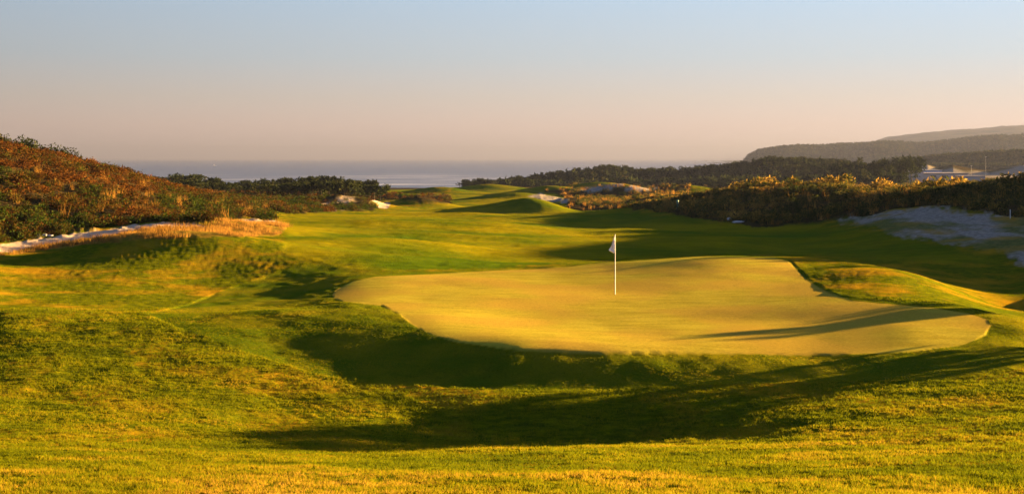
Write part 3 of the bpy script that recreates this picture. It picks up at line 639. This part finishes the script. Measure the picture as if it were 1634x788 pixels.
def make_flag():
    x, y, z = hit(981.6, 471, 38, 52)
    t = empty('flagstick', (x, y, z)); tag(t, 'white flagstick with limp white pennant standing in the putting green', 'golf flag')
    mw = plain('stick_paint', (.78, .76, .70), .45, .4); mf_ = plain('flag_cloth', (.80, .76, .74), .85, .1); mk = plain('cup_liner', (.75, .75, .72), .5, .3); dk = plain('cup_dark', (.02, .02, .015), .9, .1)
    H = 2.21
    py_mesh('pole', *lathe([(.014, -.08), (.014, .6), (.012, 1.4), (.010, H - .01), (.008, H)], 12), mw, t, True)
    py_mesh('tip', *lathe([(.009, H), (.016, H + .008), (.017, H + .02), (.010, H + .033), (.001, H + .036)], 12), mw, t, True)
    py_mesh('cup', *lathe([(.054, -.10), (.054, .001), (.058, .004), (.061, .002)], 24), mk, t, True)
    py_mesh('cup_bottom', [(.054 * math.cos(a * .2618), .054 * math.sin(a * .2618), -.09) for a in range(24)], [tuple(range(24))], dk, t)
    # limp pennant: gathered at the stick, its corner hanging out to the left
    nu, nv = 26, 30; v, f = [], []
    for i in range(nu + 1):
        a = i / nu
        for j in range(nv + 1):
            b = j / nv                                # b along the stick, a away from it
            top = H - .03; drop = .60
            wid = np.interp(b, [0, .15, .45, .72, .80, 1.0], [.015, .055, .135, .225, .20, .035])
            zz = top - b * drop + a * (-.03 - .05 * math.sin(b * 3.1))
            fold = .035 * math.sin(a * 9 + b * 5) * min(1, a * 3) + .012 * math.sin(b * 17 + a * 4)
            v.append((-.012 - a * wid - .01 * math.sin(b * 9) * a, fold, zz))
    for i in range(nu):
        for j in range(nv): q0 = i * (nv + 1) + j; f.append((q0, q0 + 1, q0 + nv + 2, q0 + nv + 1))
    o = py_mesh('flag', v, f, mf_, t, True); md = o.modifiers.new('thick', 'SOLIDIFY'); md.thickness = .003
make_flag()

# ---------------------------------------------------------------- small things
def make_small():
    x, y, z = hit(1081, 337, 105, 170); t = empty('marker_post', (x, y, gz(x, y))); tag(t, 'dark green marker post with lighter cap in the scrub at the fairway edge', 'marker post')
    py_mesh('post', *lathe([(.11, -.1), (.11, .9), (.10, .95), (.02, .96)], 12), plain('post_green', (.02, .09, .05), .5, .4), t, True)
    py_mesh('cap', *lathe([(.12, .94), (.135, .97), (.135, 1.08), (.10, 1.13), (.01, 1.14)], 12), plain('cap_green', (.10, .26, .14), .5, .4), t, True)
    rock = plain('pale_stone', (.50, .46, .42), .9, .1, .3, 6); g = np.random.default_rng(9)
    def stone(px, py, D0, D1, sx, sy, sz, label, group=None):
        n, m = 12, 8; v, f = [], []
        x, y, z = hit(px, py, D0, D1)
        for i in range(m + 1):
            for k in range(n):
                a, b = math.pi * i / m, 6.2832 * k / n; r_ = 1 + .22 * g.normal() * math.sin(a)
                v.append((sx * r_ * math.sin(a) * math.cos(b), sy * r_ * math.sin(a) * math.sin(b), sz * (r_ * math.cos(a) + .5)))
        for i in range(m):
            for k in range(n): f.append((i * n + k, i * n + (k + 1) % n, (i + 1) * n + (k + 1) % n, (i + 1) * n + k))
        o = py_mesh('stone', v, f, rock); o.location = (x, y, gz(x, y)); tag(o, label, 'stone', group)
    stone(1163, 353, 100, 150, .22, .2, .16, 'small pale stone at the dune foot, left of a flat slab')
    stone(1178, 356, 100, 150, .55, .25, .12, 'flat grey slab of stone at the foot of the right dune')
    stone(63, 377, 62, 90, .24, .15, .08, 'left one of three pale stones on the sand path')
    stone(71, 377.5, 62, 90, .16, .12, .10, 'middle one of three pale stones on the sand path')
    stone(80, 378, 62, 90, .20, .12, .07, 'right one of three pale stones on the sand path')
    st = hit(1612, 348, 80, 115); t = empty('stake', (st[0], st[1], gz(st[0], st[1]))); tag(t, 'short white stake in the sandy slope at the right', 'stake')
    py_mesh('stick', *lathe([(.03, -.1), (.03, .62), (.025, .66), (.004, .67)], 8), plain('stake_paint', (.6, .58, .55), .6, .2), t, True)
make_small()
def make_boat():
    D = 4250.0; x = wr(342, D); t = empty('fishing_boat', (x, D, SEA_Z)); tag(t, 'tiny white fishing boat far out on the sea', 'boat')
    mh = plain('boat_paint', (.85, .84, .80), .4, .5); v, f = [], []
    st = [(-7, .3), (-6, 1.9), (-2, 2.2), (3, 2.0), (6, 1.1), (8, .05)]
    for xx, hw in st: v += [(xx, -hw * .6, -.4), (xx, -hw, 1.5 + .05 * max(0, xx) ** 1.3), (xx, hw, 1.5 + .05 * max(0, xx) ** 1.3), (xx, hw * .6, -.4)]
    for i in range(len(st) - 1):
        for k in range(4): f.append((i * 4 + k, i * 4 + (k + 1) % 4, (i + 1) * 4 + (k + 1) % 4, (i + 1) * 4 + k))
    f += [(0, 3, 2, 1), (20, 21, 22, 23)]
    py_mesh('hull', v, f, mh, t); py_mesh('cabin', *box_vf(-3.5, .5, -1.3, 1.3, 1.52, 4.4), mh, t)
    py_mesh('mast', *lathe([(.12, 4.4), (.08, 8.5)], 8), mh, t)
make_boat()
def make_buildings():
    D = 520.0; wall = plain('beige_render', (.62, .48, .38), .85, .1, .08, .3); roof = plain('roof_sheet', (.30, .25, .22), .7, .2); dark = plain('door_dark', (.08, .07, .06), .6, .3); white = plain('white_render', (.40, .37, .33), .8, .2)
    def zr(row, d): return (HY - row) / F * d
    x0, x1 = wr(1419, D), wr(1545, D); gzz = min(gz(x0, D), gz(x1, D)) - .5; top = zr(276.0, D)
    t = empty('warehouse', (x0, D, gzz)); tag(t, 'long low beige warehouse with a taller block, beyond the right dune', 'building'); L = x1 - x0; H = top - gzz
    a0, a1 = wr(1455, D) - x0, wr(1473, D) - x0; H2 = zr(271.5, D) - gzz
    py_mesh('wall', *box_vf(0, a0, 0, 16, 0, H), wall, t); py_mesh('tall_block', *box_vf(a0 + .003, a1, -.6, 14, 0, H2), wall, t); py_mesh('wall', *box_vf(a1 + .003, L, 0, 16, 0, H * .93), wall, t)
    py_mesh('roof', *box_vf(-.3, a0 - .01, -.3, 16.3, H + .003, H + .35), roof, t); py_mesh('roof', *box_vf(a1 + .01, L + .3, -.3, 16.3, H * .93 + .003, H * .93 + .35), roof, t)
    for k in range(4): py_mesh('door', *box_vf(2 + k * 2.4, 3.5 + k * 2.4, -.06, .05, 0.1, H * .62), dark, t)
    for k in range(3): py_mesh('window', *box_vf(a1 + 3 + k * 5, a1 + 5.5 + k * 5, -.05, .05, H * .62, H * .78), dark, t)
    D = 480.0; x0, x1 = wr(1534, D), wr(1572, D); gzz = gz(x0, D) - .5; t = empty('shed', (x0, D, gzz)); tag(t, 'small white flat-roofed building at the right end of the warehouse', 'building'); H = zr(281.5, D) - gzz
    py_mesh('wall', *box_vf(0, x1 - x0, 0, 8, 0, H), white, t); py_mesh('roof', *box_vf(-.2, x1 - x0 + .2, -.2, 8.2, H + .003, H + .25), roof, t)
    D = 640.0; x0, x1 = wr(1474, D), wr(1503, D); gzz = gz(x0, D) - .5; t = empty('shed', (x0, D, gzz)); tag(t, 'pale blue-grey shed seen over the warehouse roof', 'building'); H = zr(272, D) - gzz
    py_mesh('wall', *box_vf(0, x1 - x0, 0, 10, 0, H), plain('pale_sheet', (.5, .52, .6), .6, .3), t); py_mesh('roof', *box_vf(-.3, x1 - x0 + .3, -.3, 10.3, H + .003, H + .3), white, t)
    mm_ = plain('mast_paint', (.35, .34, .33), .5, .4)
    for px, top, D, lab in ((1573, 251, 700, 'thin tall mast above the white sand hills'), (1550, 265, 600, 'short lamp mast beside the warehouse, left of the tall mast')):
        x = wr(px, D); gz_ = gz(x, D); H = zr(top, D) - gz_; t = empty('lamp_mast', (x, D, gz_)); tag(t, lab, 'mast')
        py_mesh('pole', *lathe([(.055, -.2), (.035, H)], 8), mm_, t, True); py_mesh('lamp_head', *box_vf(-.45, .45, -.15, .15, H + .003, H + .2), mm_, t)
make_buildings()

# ---------------------------------------------------------------- haze
def make_haze():
    q = NT('sea_haze'); pv = q.n('ShaderNodeVolumePrincipled'); pv.inputs['Color'].default_value = HAZE_COL; pv.inputs['Density'].default_value = HAZE; pv.inputs['Anisotropy'].default_value = .25
    o = q.n('ShaderNodeOutputMaterial'); q.t.links.new(pv.outputs[0], o.inputs['Volume'])
    h = py_mesh('haze', *box_vf(-20600, 20600, -20600, 20600, -72, 165), q.m); tag(h, kind='stuff', label='pale sea haze over the whole coast', cat='haze')
HAZE = 1.3e-4; HAZE_COL = (.108, .127, .225, 1)
make_haze()
